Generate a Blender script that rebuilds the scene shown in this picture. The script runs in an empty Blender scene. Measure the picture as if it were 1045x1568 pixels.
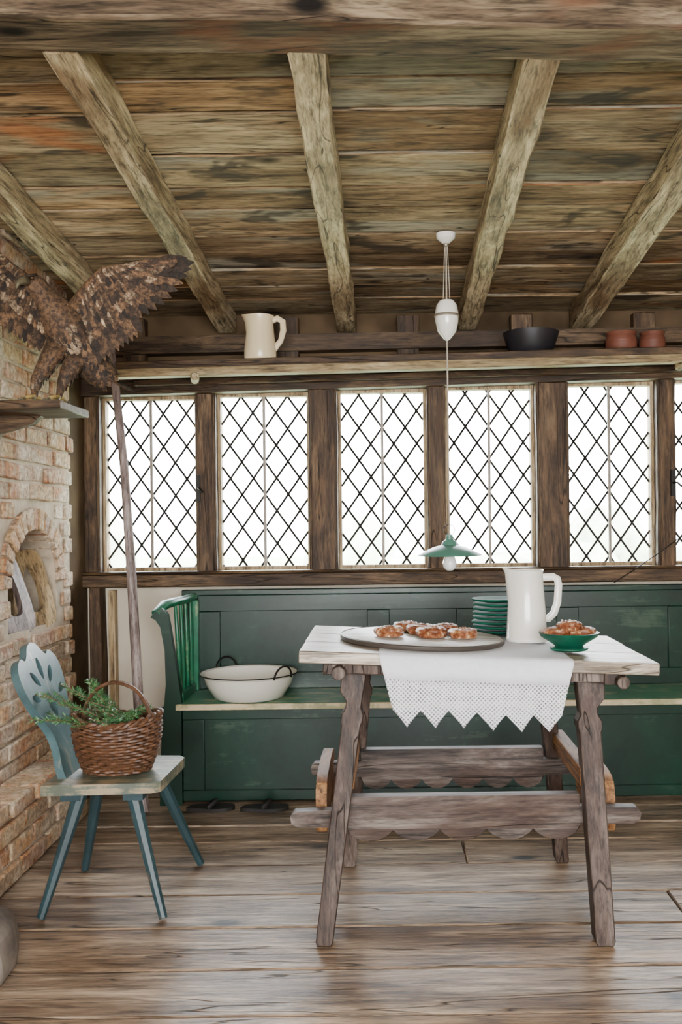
import bpy, math, random
from mathutils import Vector, Matrix, Euler
random.seed(7)
R=random.random
def U(a,b): return a+(b-a)*random.random()
S=bpy.context.scene
COL=S.collection

# ------------------------------------------------------------------ materials
class NT:
    def __init__(s,name):
        s.m=bpy.data.materials.new(name); s.m.use_nodes=True
        s.t=s.m.node_tree; s.n=s.t.nodes; s.l=s.t.links
        s.b=s.n['Principled BSDF']; s.out=s.n['Material Output']
        s.tc=s.n.new('ShaderNodeTexCoord')
    def link(s,a,b): s.l.new(a,b)
    def setin(s,sock,v):
        if isinstance(v,bpy.types.NodeSocket): s.l.new(v,sock)
        elif isinstance(v,(tuple,list)) and len(v)==3 and sock.type=='RGBA': sock.default_value=(*v,1)
        else: sock.default_value=v
    def mapping(s,vec,scale=(1,1,1),rot=(0,0,0)):
        n=s.n.new('ShaderNodeMapping'); s.link(vec,n.inputs['Vector'])
        n.inputs['Scale'].default_value=scale; n.inputs['Rotation'].default_value=rot
        return n.outputs[0]
    def noise(s,vec,scale=1,detail=4,rough=.55,dist=0):
        n=s.n.new('ShaderNodeTexNoise'); s.link(vec,n.inputs['Vector'])
        n.inputs['Scale'].default_value=scale; n.inputs['Detail'].default_value=detail
        n.inputs['Roughness'].default_value=rough; n.inputs['Distortion'].default_value=dist
        return n.outputs['Fac']
    def voro(s,vec,scale=1,feature='F1'):
        n=s.n.new('ShaderNodeTexVoronoi'); n.feature=feature; s.link(vec,n.inputs['Vector'])
        n.inputs['Scale'].default_value=scale
        return n.outputs['Distance']
    def ramp(s,fac,stops):
        n=s.n.new('ShaderNodeValToRGB'); s.link(fac,n.inputs[0]); e=n.color_ramp.elements
        while len(e)<len(stops): e.new(0.5)
        for i,(p,c) in enumerate(stops):
            e[i].position=p
            e[i].color=(c,c,c,1) if isinstance(c,(int,float)) else (*c,1)
        return n.outputs[0]
    def mix(s,f,a,b,blend='MIX'):
        n=s.n.new('ShaderNodeMix'); n.data_type='RGBA'; n.blend_type=blend
        s.setin(n.inputs[0],f); s.setin(n.inputs[6],a); s.setin(n.inputs[7],b)
        return n.outputs[2]
    def math(s,op,a,b=0.0,clamp=False):
        n=s.n.new('ShaderNodeMath'); n.operation=op; n.use_clamp=clamp
        s.setin(n.inputs[0],a); s.setin(n.inputs[1],b); return n.outputs[0]
    def bump(s,h,strength=.3,dist=.005):
        n=s.n.new('ShaderNodeBump'); s.link(h,n.inputs['Height'])
        n.inputs['Strength'].default_value=strength; n.inputs['Distance'].default_value=dist
        s.link(n.outputs[0],s.b.inputs['Normal'])

def g(c,k): return tuple(x*k for x in c)

def wood(name,dark,mid,light,axis=0,rough=.65,stain=None,stain_amt=.5,knots=False,bump=.5,var=.35,spec=.3,cracks=True,stain_pos=.5,tints=None,stain2=None,al=2.2,ac=13,n1w=(.34,.50,.64),grey=None):
    t=NT(name); co=t.tc.outputs['Object']
    geo=t.n.new('ShaderNodeNewGeometry'); rnd=geo.outputs['Random Per Island']
    cx=t.n.new('ShaderNodeCombineXYZ')
    for i,k in enumerate((37.,19.,53.)): t.link(t.math('MULTIPLY',rnd,k),cx.inputs[i])
    ad=t.n.new('ShaderNodeVectorMath'); ad.operation='ADD'; t.link(co,ad.inputs[0]); t.link(cx.outputs[0],ad.inputs[1])
    v=ad.outputs[0]
    def sc(al,ac):
        s=[ac]*3; s[axis]=al; return tuple(s)
    n1=t.noise(t.mapping(v,sc(al,ac)),1,5,.72,.5)
    col=t.ramp(n1,list(zip(n1w,(dark,mid,light))))
    n2=t.noise(t.mapping(v,sc(6,75)),1,3,.8)
    col=t.mix(1.0,col,t.ramp(n2,[(.36,.38),(.50,.98),(.68,1.30)]),'MULTIPLY')
    if tints:
        r2=t.math('FRACT',t.math('MULTIPLY',rnd,7.31))
        n=len(tints); col=t.mix(1.0,col,t.ramp(r2,[(i/(n-1),c) for i,c in enumerate(tints)]),'MULTIPLY')
    if stain:
        n3=t.noise(t.mapping(v,sc(.9,3.4)),1,3,.62,.4)
        m=t.ramp(n3,[(stain_pos,0.),(stain_pos+.07,stain_amt)])
        col=t.mix(m,col,t.mix(1.0,stain,t.ramp(n2,[(.35,.45),(.6,1.15)]),'MULTIPLY'))
        if grey:
            m=t.ramp(n3,[(.38,.8),(.45,0.)])
            col=t.mix(m,col,t.mix(1.0,grey,t.ramp(n2,[(.35,.5),(.6,1.15)]),'MULTIPLY'))
    if stain2:
        n3=t.noise(t.mapping(v,sc(2.2,5.5)),1.3,3,.62,.4)
        m=t.ramp(n3,[(.57,0.),(.64,.85)])
        col=t.mix(m,col,t.mix(1.0,stain2,t.ramp(n2,[(.3,.6),(.7,1.1)]),'MULTIPLY'))
    h=t.math('ADD',t.math('MULTIPLY',n2,.7),t.math('MULTIPLY',n1,.6))
    if cracks:
        nc=t.noise(t.mapping(v,sc(.9,13)),1,2,.5,.3)
        d=t.math('ABSOLUTE',t.math('SUBTRACT',nc,.58))
        cm=t.ramp(d,[(.0,1.),(.008,0.)])
        col=t.mix(cm,col,g(dark,.2)); h=t.math('SUBTRACT',h,t.math('MULTIPLY',cm,.8))
    if knots:
        d=t.voro(t.mapping(v,sc(2.2,4.6)),1)
        km=t.ramp(d,[(.06,1.),(.12,0.)])
        kr=t.ramp(d,[(.10,.5),(.24,0.)]); col=t.mix(kr,col,g(dark,.6))
        col=t.mix(km,col,g(dark,.12))
    vv=t.ramp(rnd,[(0.,1-var),(1.,1+var*.7)])
    col=t.mix(1.0,col,vv,'MULTIPLY')
    t.link(col,t.b.inputs['Base Color']); t.b.inputs['Roughness'].default_value=rough
    t.b.inputs['Specular IOR Level'].default_value=spec
    t.bump(h,bump,.004)
    return t.m

def paint(name,col,worn,amt=.5,rough=.45,scale=6,axis=0,dark=None,bump=.25,spec=.5):
    t=NT(name); co=t.tc.outputs['Object']
    s=[26]*3; s[axis]=2.5
    n1=t.noise(t.mapping(co,tuple(s)),1,4,.7,.4)
    n2=t.noise(co,scale,5,.7,.2)
    f=t.math('ADD',t.math('MULTIPLY',n1,.5),t.math('MULTIPLY',n2,.5))
    c=t.mix(t.ramp(n2,[(.3,0.),(.7,1.)]),g(col,.65) if dark is None else dark,g(col,1.3))
    c=t.mix(t.ramp(f,[(1-amt-.02,0.),(1-amt+.05,.9)]),c,worn)
    t.link(c,t.b.inputs['Base Color']); t.b.inputs['Roughness'].default_value=rough
    t.b.inputs['Specular IOR Level'].default_value=spec
    t.bump(f,bump,.003); return t.m

def plain(name,col,rough=.5,metal=0,var=.12,scale=12,bump=.0,coat=0.,spec=.5):
    t=NT(name); n=t.noise(t.tc.outputs['Object'],scale,3,.6)
    c=t.mix(t.ramp(n,[(.3,0.),(.7,1.)]),g(col,1-var),g(col,1+var))
    t.link(c,t.b.inputs['Base Color']); t.b.inputs['Roughness'].default_value=rough
    t.b.inputs['Metallic'].default_value=metal; t.b.inputs['Coat Weight'].default_value=coat
    t.b.inputs['Specular IOR Level'].default_value=spec
    if bump: t.bump(n,bump,.01)
    return t.m

M={}
M['ceil']=wood('ceiling_boards',(.095,.064,.038),(.25,.183,.115),(.45,.365,.25),0,.8,stain=(.36,.125,.04),stain_amt=.8,knots=True,var=.36,stain_pos=.615,
    tints=[(1.1,.98,.85),(.92,.93,.84),(1.4,1.36,1.18),(.58,.52,.45),(1.1,1.08,.96),(1.0,.80,.60),(1.3,1.26,1.1)],stain2=(.045,.034,.025),grey=(.31,.285,.215),al=2.0,ac=10,n1w=(.32,.50,.68),spec=.2)
M['joist']=wood('joist_wood',(.14,.096,.05),(.36,.28,.16),(.60,.50,.31),1,.7,stain=(.15,.08,.035),stain_amt=.7,var=.12,knots=True,stain_pos=.55,al=2.5,ac=16)
M['beam']=wood('crossbeam_wood',(.032,.02,.011),(.10,.07,.042),(.21,.16,.10),0,.8,stain=(.11,.038,.014),stain_amt=.8,var=.1,knots=True,stain_pos=.55,al=2.0,spec=.2)
M['floor']=wood('floor_planks',(.095,.063,.04),(.265,.20,.142),(.50,.415,.315),0,.36,stain=(.10,.056,.03),stain_amt=.75,knots=True,var=.25,spec=.5,stain_pos=.56,bump=.8,
    tints=[(1,1,1),(1.08,.95,.82),(.92,.90,.88),(1.15,1.10,1.02)],al=1.8,ac=14,n1w=(.32,.50,.66))
M['oak']=wood('oak_frame_wood',(.022,.012,.006),(.082,.046,.022),(.17,.108,.056),2,.6,stain=(.03,.016,.008),var=.15)
M['oakx']=wood('oak_rail_wood',(.022,.012,.006),(.082,.047,.022),(.175,.11,.057),0,.6,stain=(.03,.016,.008),var=.15)
M['shelflt']=wood('shelf_pale_wood',(.15,.10,.05),(.32,.235,.12),(.50,.40,.24),0,.65,var=.05)
M['framelt']=wood('sash_wood',(.18,.11,.05),(.38,.27,.14),(.56,.43,.26),2,.6,var=.05,cracks=False)
M['table']=wood('table_wood',(.018,.012,.009),(.07,.049,.038),(.18,.14,.116),2,.55,stain=(.045,.022,.013),var=.2,spec=.3)
M['tablex']=wood('table_rail_wood',(.023,.015,.011),(.082,.060,.049),(.19,.157,.133),0,.55,stain=(.06,.028,.015),var=.2,spec=.3)
M['tableor']=wood('table_end_wood',(.11,.042,.014),(.24,.11,.038),(.38,.20,.08),1,.6,var=.2)
M['top']=wood('tabletop_wood',(.15,.112,.074),(.36,.295,.215),(.60,.53,.42),0,.42,var=.14,spec=.4,al=2.5,ac=16)
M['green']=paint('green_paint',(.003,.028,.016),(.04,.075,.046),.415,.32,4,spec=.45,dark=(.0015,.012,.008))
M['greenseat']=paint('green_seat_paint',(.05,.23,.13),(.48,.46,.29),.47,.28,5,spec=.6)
M['greenlt']=paint('green_arm_paint',(.006,.12,.055),(.24,.32,.18),.43,.33,9,axis=2)
M['greenedge']=paint('worn_seat_edge',(.36,.33,.17),(.62,.50,.30),.5,.5,9)
M['chair']=paint('blue_grey_paint',(.02,.048,.056),(.12,.085,.055),.39,.42,8,axis=2)
M['chairseat']=paint('seat_worn_paint',(.10,.12,.088),(.36,.28,.17),.5,.4,8)
M['chairback']=paint('chair_back_paint',(.065,.125,.135),(.22,.22,.18),.43,.33,9,axis=2)
M['lead']=plain('lead_came',(.022,.019,.018),.5,.4)
M['iron']=plain('dark_iron',(.02,.018,.016),.5,.7)
M['ironlt']=plain('window_iron_bar',(.25,.21,.17),.5,.2)
M['enamel']=plain('cream_enamel',(.78,.75,.65),.2,0,.04,3,coat=.3)
M['cream']=plain('cream_stoneware',(.76,.62,.38),.3,0,.05,3,coat=.3)
M['white']=plain('white_enamel',(.82,.80,.73),.2,0,.03,3,coat=.5)
M['greenglz']=plain('green_glaze',(.004,.08,.045),.42,0,.3,20,spec=.25)
M['greenplate']=plain('green_plate_glaze',(.005,.07,.042),.7,0,.3,20,spec=.06)
M['shadeg']=plain('green_enamel_shade',(.07,.19,.14),.35,0,.1,5)
M['plaster']=plain('plaster',(.32,.25,.175),.9,0,.12,4,.3)
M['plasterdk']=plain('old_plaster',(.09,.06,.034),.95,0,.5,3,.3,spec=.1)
M['plasterw']=plain('limewash',(.62,.55,.43),.85,0,.08,4,.2)
M['mortar']=plain('mortar',(.46,.38,.28),.95,0,.25,15,.4)
M['stone']=plain('hearth_stone',(.20,.17,.14),.85,0,.5,9,.9)
M['pole']=wood('pole_wood',(.10,.07,.065),(.22,.17,.155),(.36,.30,.28),2,.45,var=.05,cracks=False)
M['dkbowl']=plain('black_pottery',(.014,.013,.016),.45,0,.2)
M['redpot']=plain('red_earthenware',(.15,.046,.025),.6,0,.2)
M['board']=wood('serving_board_wood',(.38,.35,.31),(.58,.54,.48),(.74,.70,.63),0,.4,var=.05,cracks=False)
M['rim']=plain('board_rim',(.05,.04,.032),.5)
M['icing']=plain('icing',(.88,.8,.7),.4)
M['linen']=plain('linen',(.82,.84,.89),.85,0,.04,60,.15)
M['wick']=plain('wicker',(.10,.043,.018),.5,0,.6,60,.2)
M['wickin']=plain('basket_lining',(.05,.025,.013),.8,0,.3)
M['twig']=plain('twig_bark',(.16,.09,.04),.8)
M['horn']=plain('bird_horn',(.10,.085,.05),.35)
M['yel']=plain('bird_feet',(.32,.22,.07),.5)
M['eye']=plain('bird_eye',(.03,.015,.005),.08)
M['glassbulb']=plain('bulb_glass',(.85,.85,.82),.08,coat=.8)
M['cord']=plain('cord',(.40,.35,.27),.7)
M['brass']=plain('dull_metal',(.40,.36,.30),.35,.8)
M['leather']=plain('dark_leather',(.010,.008,.007),.6)
def mk_bun():
    t=NT('sweet_bun'); co=t.tc.outputs['Object']
    n=t.noise(co,55,4,.75); c=t.ramp(n,[(.34,(.05,.014,.006)),(.46,(.20,.055,.018)),(.56,(.33,.145,.055)),(.68,(.76,.58,.38))])
    t.link(c,t.b.inputs['Base Color']); t.b.inputs['Roughness'].default_value=.45; t.bump(n,.6,.006); return t.m
M['bun']=mk_bun()
def mk_brick():
    t=NT('old_brick'); co=t.tc.outputs['Object']
    geo=t.n.new('ShaderNodeNewGeometry'); r=geo.outputs['Random Per Island']
    c=t.ramp(r,[(0,(.23,.08,.033)),(.25,(.40,.16,.062)),(.5,(.50,.26,.11)),(.75,(.52,.34,.17)),(1,(.27,.17,.10))])
    n=t.noise(co,14,5,.7,.3); c=t.mix(t.ramp(n,[(.42,0.),(.68,.75)]),c,(.58,.47,.33))
    n2=t.noise(co,3.6,4,.65)
    c=t.mix(t.ramp(n2,[(.46,0.),(.62,.68)]),c,(.72,.64,.51))
    n3=t.noise(co,60,2,.6); c=t.mix(1.,c,t.ramp(n3,[(.3,.5),(.7,1.15)]),'MULTIPLY')
    t.link(c,t.b.inputs['Base Color']); t.b.inputs['Roughness'].default_value=.9
    t.bump(t.math('ADD',n,n3),1.,.008); return t.m
M['brick']=mk_brick()
def mk_feather(name,a,b,bars=True):
    t=NT(name); co=t.tc.outputs['Object']
    geo=t.n.new('ShaderNodeNewGeometry'); r=geo.outputs['Random Per Island']
    n=t.noise(co,75,3,.7); c=t.mix(t.ramp(n,[(.40,0.),(.62,1.)]),a,b)
    c=t.mix(1.,c,t.ramp(r,[(0,.5),(.7,1.0),(1,1.5)]),'MULTIPLY')
    t.link(c,t.b.inputs['Base Color']); t.b.inputs['Roughness'].default_value=.8; return t.m
M['fdark']=mk_feather('feather_dark',(.011,.007,.005),(.045,.025,.013))
M['fmid']=mk_feather('feather_brown',(.030,.016,.008),(.15,.082,.038))
M['flight']=mk_feather('feather_pale',(.08,.048,.024),(.40,.29,.18))
def mk_needle():
    t=NT('fir_needles'); geo=t.n.new('ShaderNodeNewGeometry')
    c=t.ramp(geo.outputs['Random Per Island'],[(0,(.015,.07,.025)),(.6,(.04,.18,.05)),(1,(.14,.34,.10))])
    t.link(c,t.b.inputs['Base Color']); t.b.inputs['Roughness'].default_value=.45; return t.m
M['needle']=mk_needle()
def mk_glass():
    t=NT('window_glass'); t.n.remove(t.b)
    tr=t.n.new('ShaderNodeBsdfTransparent'); gl=t.n.new('ShaderNodeBsdfGlossy'); gl.inputs['Roughness'].default_value=.02
    tr.inputs[0].default_value=(.98,.99,.98,1)
    mx=t.n.new('ShaderNodeMixShader'); fr=t.n.new('ShaderNodeFresnel'); fr.inputs[0].default_value=1.3
    t.link(fr.outputs[0],mx.inputs[0]); t.link(tr.outputs[0],mx.inputs[1]); t.link(gl.outputs[0],mx.inputs[2])
    t.link(mx.outputs[0],t.out.inputs[0]); return t.m
M['glass']=mk_glass()
def mk_lace():
    t=NT('crochet_lace'); co=t.tc.outputs['Object']
    v=t.mapping(co,(120,120,120),(0,math.radians(45),0))
    sp=t.n.new('ShaderNodeSeparateXYZ'); t.link(v,sp.inputs[0])
    def tri(o): return t.math('PINGPONG',o,.5)
    m=t.math('MINIMUM',tri(sp.outputs[0]),tri(sp.outputs[2]))
    hole=t.ramp(m,[(.19,0.),(.22,.8)])
    tr=t.n.new('ShaderNodeBsdfTransparent'); mx=t.n.new('ShaderNodeMixShader')
    t.b.inputs['Base Color'].default_value=(.84,.86,.92,1); t.b.inputs['Roughness'].default_value=.9
    t.link(hole,mx.inputs[0]); t.link(t.b.outputs[0],mx.inputs[1]); t.link(tr.outputs[0],mx.inputs[2])
    t.link(mx.outputs[0],t.out.inputs[0]); return t.m
M['lace']=mk_lace()
def mk_lawn():
    t=NT('lawn_grass'); n=t.noise(t.tc.outputs['Object'],.6,3,.6)
    t.link(t.ramp(n,[(.3,(.35,.45,.24)),(.7,(.55,.62,.42))]),t.b.inputs['Base Color']); t.b.inputs['Roughness'].default_value=1; return t.m
M['lawn']=mk_lawn()
M['leaf']=plain('hedge_leaves',(.50,.56,.42),.9,0,.35,2)

# ------------------------------------------------------------------ mesh builder
class MB:
    def __init__(s): s.v=[];s.f=[];s.m=[];s.mats=[]
    def mi(s,k):
        if k not in s.mats: s.mats.append(k)
        return s.mats.index(k)
    def add(s,vs,fs,k,T=None):
        o=len(s.v); i=s.mi(k)
        if T is not None: vs=[T@Vector(p) for p in vs]
        s.v+= [tuple(p) for p in vs]
        for f in fs: s.f.append(tuple(o+a for a in f)); s.m.append(i)
    def box(s,x0,x1,y0,y1,z0,z1,k,T=None):
        vs=[(x,y,z) for z in (z0,z1) for y in (y0,y1) for x in (x0,x1)]
        s.add(vs,[(0,2,3,1),(4,5,7,6),(0,1,5,4),(2,6,7,3),(0,4,6,2),(1,3,7,5)],k,T)
    def rloft(s,secs,k,T=None):   # (x,y,z,wx,wy) horizontal rectangular sections
        vs=[];fs=[]
        for (x,y,z,a,b) in secs:
            vs+=[(x-a/2,y-b/2,z),(x+a/2,y-b/2,z),(x+a/2,y+b/2,z),(x-a/2,y+b/2,z)]
        n=len(secs)
        up=secs[-1][2]>secs[0][2]
        for i in range(n-1):
            for j in range(4):
                q=(4*i+j,4*i+(j+1)%4,4*i+4+(j+1)%4,4*i+4+j); fs.append(q if up else q[::-1])
        a=(3,2,1,0); b=tuple(4*(n-1)+j for j in range(4))
        fs+= [a,b] if up else [a[::-1],b[::-1]]
        s.add(vs,fs,k,T)
    def tube(s,pts,r,k,n=8,closed=False,T=None,caps=True,flat=1.0):
        pts=[Vector(p) for p in pts]; N=len(pts)
        if not hasattr(r,'__len__'): r=[r]*N
        vs=[];fs=[]; prev=None
        for i,p in enumerate(pts):
            if closed: d=(pts[(i+1)%N]-pts[i-1])
            else: d=pts[min(i+1,N-1)]-pts[max(i-1,0)]
            d.normalize()
            if prev is None:
                a=Vector((0,0,1)) if abs(d.z)<.9 else Vector((0,1,0))
                u=d.cross(a).normalized()
            else: u=(prev-d*prev.dot(d)).normalized()
            prev=u; w=d.cross(u)
            for j in range(n):
                t=2*math.pi*j/n; vs.append(p+(u*math.cos(t)+w*math.sin(t)*flat)*r[i])
        for i in range(N if closed else N-1):
            a=i*n;b=((i+1)%N)*n
            for j in range(n): fs.append((a+j,a+(j+1)%n,b+(j+1)%n,b+j))
        if not closed and caps: fs+=[tuple(range(n))[::-1],tuple((N-1)*n+j for j in range(n))]
        s.add(vs,fs,k,T)
    def lathe(s,prof,c,k,n=40,T=None,warp=None,sx=1,sy=1,caps=True):
        vs=[];fs=[]
        for (r,z) in prof:
            for j in range(n):
                t=2*math.pi*j/n; p=Vector((r*math.cos(t)*sx,r*math.sin(t)*sy,z))
                if warp: p=warp(p,t)
                vs.append(p+Vector(c))
        for i in range(len(prof)-1):
            for j in range(n): fs.append((i*n+j,i*n+(j+1)%n,(i+1)*n+(j+1)%n,(i+1)*n+j))
        if caps and prof[0][0]>1e-5: fs.append(tuple(range(n))[::-1])
        if caps and prof[-1][0]>1e-5: fs.append(tuple((len(prof)-1)*n+j for j in range(n)))
        s.add(vs,fs,k,T)
    def ball(s,c,r,k,n=14,sc=(1,1,1),T=None):
        prof=[(max(1e-6,math.sin(math.pi*i/10))*r,-math.cos(math.pi*i/10)*r*sc[2]) for i in range(11)]
        s.lathe(prof,c,k,n,T,None,sc[0],sc[1])
    def build(s,name,bevel=0,seg=1,angle=38,sub=False):
        me=bpy.data.meshes.new(name); me.from_pydata(s.v,[],s.f)
        for k in s.mats: me.materials.append(M[k])
        me.polygons.foreach_set('material_index',s.m)
        me.polygons.foreach_set('use_smooth',[True]*len(s.f))
        me.validate(); me.update()
        me.set_sharp_from_angle(angle=math.radians(angle))
        o=bpy.data.objects.new(name,me); COL.objects.link(o)
        if bevel:
            b=o.modifiers.new('bevel','BEVEL'); b.width=bevel; b.segments=seg; b.limit_method='ANGLE'; b.angle_limit=math.radians(40)
        return o

def filled(outlines,ext):
    cu=bpy.data.curves.new('tmp','CURVE'); cu.dimensions='2D'; cu.fill_mode='BOTH'; cu.extrude=ext/2
    for ol in outlines:
        sp=cu.splines.new('POLY'); sp.points.add(len(ol)-1)
        for i,(a,b) in enumerate(ol): sp.points[i].co=(a,b,0,1)
        sp.use_cyclic_u=True
    ob=bpy.data.objects.new('tmp',cu); COL.objects.link(ob)
    dg=bpy.context.evaluated_depsgraph_get(); me=bpy.data.meshes.new_from_object(ob.evaluated_get(dg))
    vs=[tuple(v.co) for v in me.vertices]; fs=[tuple(p.vertices) for p in me.polygons]
    bpy.data.objects.remove(ob); bpy.data.curves.remove(cu); bpy.data.meshes.remove(me)
    return vs,fs
def smooth_loop(pts,n=6):
    out=[];N=len(pts)
    for i in range(N):
        p0,p1,p2,p3=[Vector((*pts[(i+j-1)%N],0)) for j in range(4)]
        for q in range(n):
            t=q/n
            v=.5*((2*p1)+(-p0+p2)*t+(2*p0-5*p1+4*p2-p3)*t*t+(-p0+3*p1-3*p2+p3)*t**3)
            out.append((v.x,v.y))
    return out
def XZ(y): # 2d (a,b) -> x=a,z=b plane at y
    return Matrix(((1,0,0,0),(0,0,1,y),(0,1,0,0),(0,0,0,1)))
def YZ(x):
    return Matrix(((0,0,1,x),(1,0,0,0),(0,1,0,0),(0,0,0,1)))

# ------------------------------------------------------------------ room shell
XL,XR,YB,YF=-1.36,2.1,4.2,-1.8
def zj(y): return 2.23-(y-2.08)*.0963       # underside of joists
# floor
mb=MB(); mb.box(-1.75,XR+.15,YF,YB+.15,-.12,-.032,'leather')
y=YF
while y<YB-.02:
    w=min(U(.17,.26),YB-y)
    xs=[-1.7,XR]
    if R()<.1: xs.insert(1,U(-.9,1.6))
    for a,b in zip(xs,xs[1:]):
        mb.box(a+.002,b-.002,y+.0035,y+w-.0035,-.028,U(-.0035,0.0),'floor')
    y+=w
mb.build('floor',.004)
# ceiling boards
mb=MB(); y=4.2
def zc(y): return (zj(y) if y>1.9 else zj(1.9))+.092
while y>YF:
    w=U(.14,.23); y2=max(y-w,YF)
    xs=[-1.6,XR]
    if R()<.9:
        xs.insert(1,random.choice([-.18,-.73]))
        if R()<.5: xs.insert(2,random.choice([.375,.89]))
    for a,b in zip(xs,xs[1:]):
        z0=zc(y-.002);z1=zc(y2+.002); dz=U(0,.012)
        e1,e2=U(.006,.013),U(.006,.013)
        mb.add([(a+.001,y2+e1,z1+dz),(b-.001,y2+e2,z1+dz),(b-.001,y-.002,z0+dz),(a+.001,y-.002,z0+dz),
                (a+.001,y2+e1,z1+.03),(b-.001,y2+e2,z1+.03),(b-.001,y-.002,z0+.03),(a+.001,y-.002,z0+.03)],
               [(3,2,1,0),(4,5,6,7),(0,1,5,4),(1,2,6,5),(2,3,7,6),(3,0,4,7)],'ceil')
    y=y2
mb.box(-1.75,XR+.15,YF-.1,YB+.15,2.44,2.5,'leather')
mb.build('ceiling',.003)
# joists
def wob(a,b,n=14):
    return [a+(b-a)*i/n for i in range(n+1)]
for (xc,w) in ((-1.20,.080),(-.732,.080),(-.178,.086),(.374,.088),(.895,.105),(1.45,.1)):
    mb=MB(); vs=[];fs=[]
    ys=wob(2.06,4.16,16)
    for i,yy in enumerate(ys):
        j=U(-.004,.004); ww=w/2+U(-.003,.003); zb=zj(yy)+U(-.003,.003)
        vs+=[(xc-ww+j,yy,zb),(xc+ww+j,yy,zb),(xc+ww+j,yy,zj(yy)+.094),(xc-ww+j,yy,zj(yy)+.094)]
    for i in range(16):
        for j in range(4): fs.append((4*i+j,4*i+(j+1)%4,4*i+4+(j+1)%4,4*i+4+j))
    fs+=[(3,2,1,0),(64,65,66,67)]
    mb.add(vs,fs,'joist'); mb.build('ceiling_joist',.005,2)
# cross beam (slightly skewed)
mb=MB(); vs=[];fs=[]
xs=wob(-1.6,XR,20)
for x in xs:
    sk=(x+.1)*.06; a=U(-.004,.004); zb=2.228+U(-.004,.004)
    vs+=[(x,1.945+sk+a,zb),(x,2.095+sk+a,zb),(x,2.095+sk,2.42),(x,1.945+sk,2.42)]
for i in range(20):
    for j in range(4): fs.append((4*i+j,4*i+4+j,4*i+4+(j+1)%4,4*i+(j+1)%4))
fs+=[(0,1,2,3),(83,82,81,80)]
mb.add(vs,fs,'beam'); mb.build('ceiling_beam',.008,2)

# windows
WIN=[(-1.322,-.882),(-.787,-.362),(-.228,.180),(.268,.680),(.832,1.236),(1.325,1.73)]
def ztop(x): return 1.772+.0185*x
ZS=.945
for (a,b) in WIN:
    mb=MB(); zt=ztop((a+b)/2); yf=4.235; fw=.016
    mb.box(a-.004,a+fw-.004,yf-.015,yf+.04,ZS-.004,zt+.004,'framelt'); mb.box(b-fw+.004,b+.004,yf-.015,yf+.04,ZS-.004,zt+.004,'framelt')
    mb.box(a+fw-.004,b-fw+.004,yf-.015,yf+.04,ZS-.004,ZS+.014,'framelt'); mb.box(a+fw-.004,b-fw+.004,yf-.015,yf+.04,zt-.014,zt+.004,'framelt')
    xm=(a+b)/2
    mb.box(xm-.006,xm+.006,yf-.004,yf+.008,ZS+.012,zt-.012,'ironlt')
    A0,B0,Z0,Z1=a+.012,b-.012,ZS+.012,zt-.012
    dw,dh=.108,.153; sl=dh/dw; yy=yf+.018
    for sg in (1,-1):
        c=-60
        while c<60:
            c+=1
            f=lambda x: Z0+.03+sg*sl*(x-xm)+c*dh
            x0,x1=A0,B0
            xa=(Z0-Z0-.03-c*dh)/(sg*sl)+xm; xb=(Z1-Z0-.03-c*dh)/(sg*sl)+xm
            lo,hi=max(x0,min(xa,xb)),min(x1,max(xa,xb))
            if hi-lo<.004: continue
            mb.tube([(lo,yy,f(lo)),(hi,yy,f(hi))],.0055,'lead',5,caps=False)
    mb.box(A0,B0,yy+.001,yy+.003,Z0,Z1,'glass')
    mb.build('window_%d'%(WIN.index((a,b))+1))
# casement latches
for x in (-.865,1.30):
    mb=MB()
    mb.box(x-.008,x+.008,4.135,4.15,1.26,1.38,'iron'); mb.tube([(x,4.14,1.32),(x+.01,4.105,1.32),(x+.03,4.10,1.30)],.005,'iron',6)
    mb.build('window_latch')
# back wall : posts, sill, lintel, panels
mb=MB()
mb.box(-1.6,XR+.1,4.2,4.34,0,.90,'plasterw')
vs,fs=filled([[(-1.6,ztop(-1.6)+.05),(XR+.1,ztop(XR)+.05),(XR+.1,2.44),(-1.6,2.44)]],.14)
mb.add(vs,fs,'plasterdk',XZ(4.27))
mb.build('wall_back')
posts=[(-1.40,-1.322),(-.882,-.787),(-.362,-.228),(.180,.268),(.680,.832),(1.236,1.325),(1.73,XR)]
for i,(a,b) in enumerate(posts):
    mb=MB(); pr=4.15 if (b-a)>.1 else 4.165
    secs=[]
    for q in range(7):
        zz=.93+(ztop(a)+.02-.93)*q/6; secs.append(((a+b)/2+U(-.002,.002),(pr+4.31)/2,zz,b-a-.004,4.31-pr))
    mb.rloft(secs,'oak')
    mb.box(a+.012 if b-a>.06 else a+.005,b-.012 if b-a>.06 else b-.005,pr-.012,pr+.01,.935,ztop(a),'oak')
    mb.build('trim_%d'%(i+1),.004,2)
mb=MB()
mb.box(-1.42,XR,4.13,4.32,.872,.932,'oakx'); mb.box(-1.42,XR,4.12,4.16,.932,.944,'oakx')
mb.build('window_sill',.006,2)
mb=MB()
vs,fs=filled([[(-1.42,ztop(-1.42)),(XR,ztop(XR)),(XR,ztop(XR)+.075),(-1.42,ztop(-1.42)+.075)]],.18)
mb.add(vs,fs,'oakx',XZ(4.22))
mb.build('trim_head',.005,2)
mb=MB()  # wall plate above shelf
vs,fs=filled([[(-1.42,1.93),(XR,1.965),(XR,2.03),(-1.42,2.01)]],.1); mb.add(vs,fs,'oakx',XZ(4.17))
for x in (-1.15,-.45,.10,.62,1.18,1.6): mb.box(x-.05,x+.05,4.14,4.2,1.84,2.1,'oak')
mb.build('trim_plate',.005,2)
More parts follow.
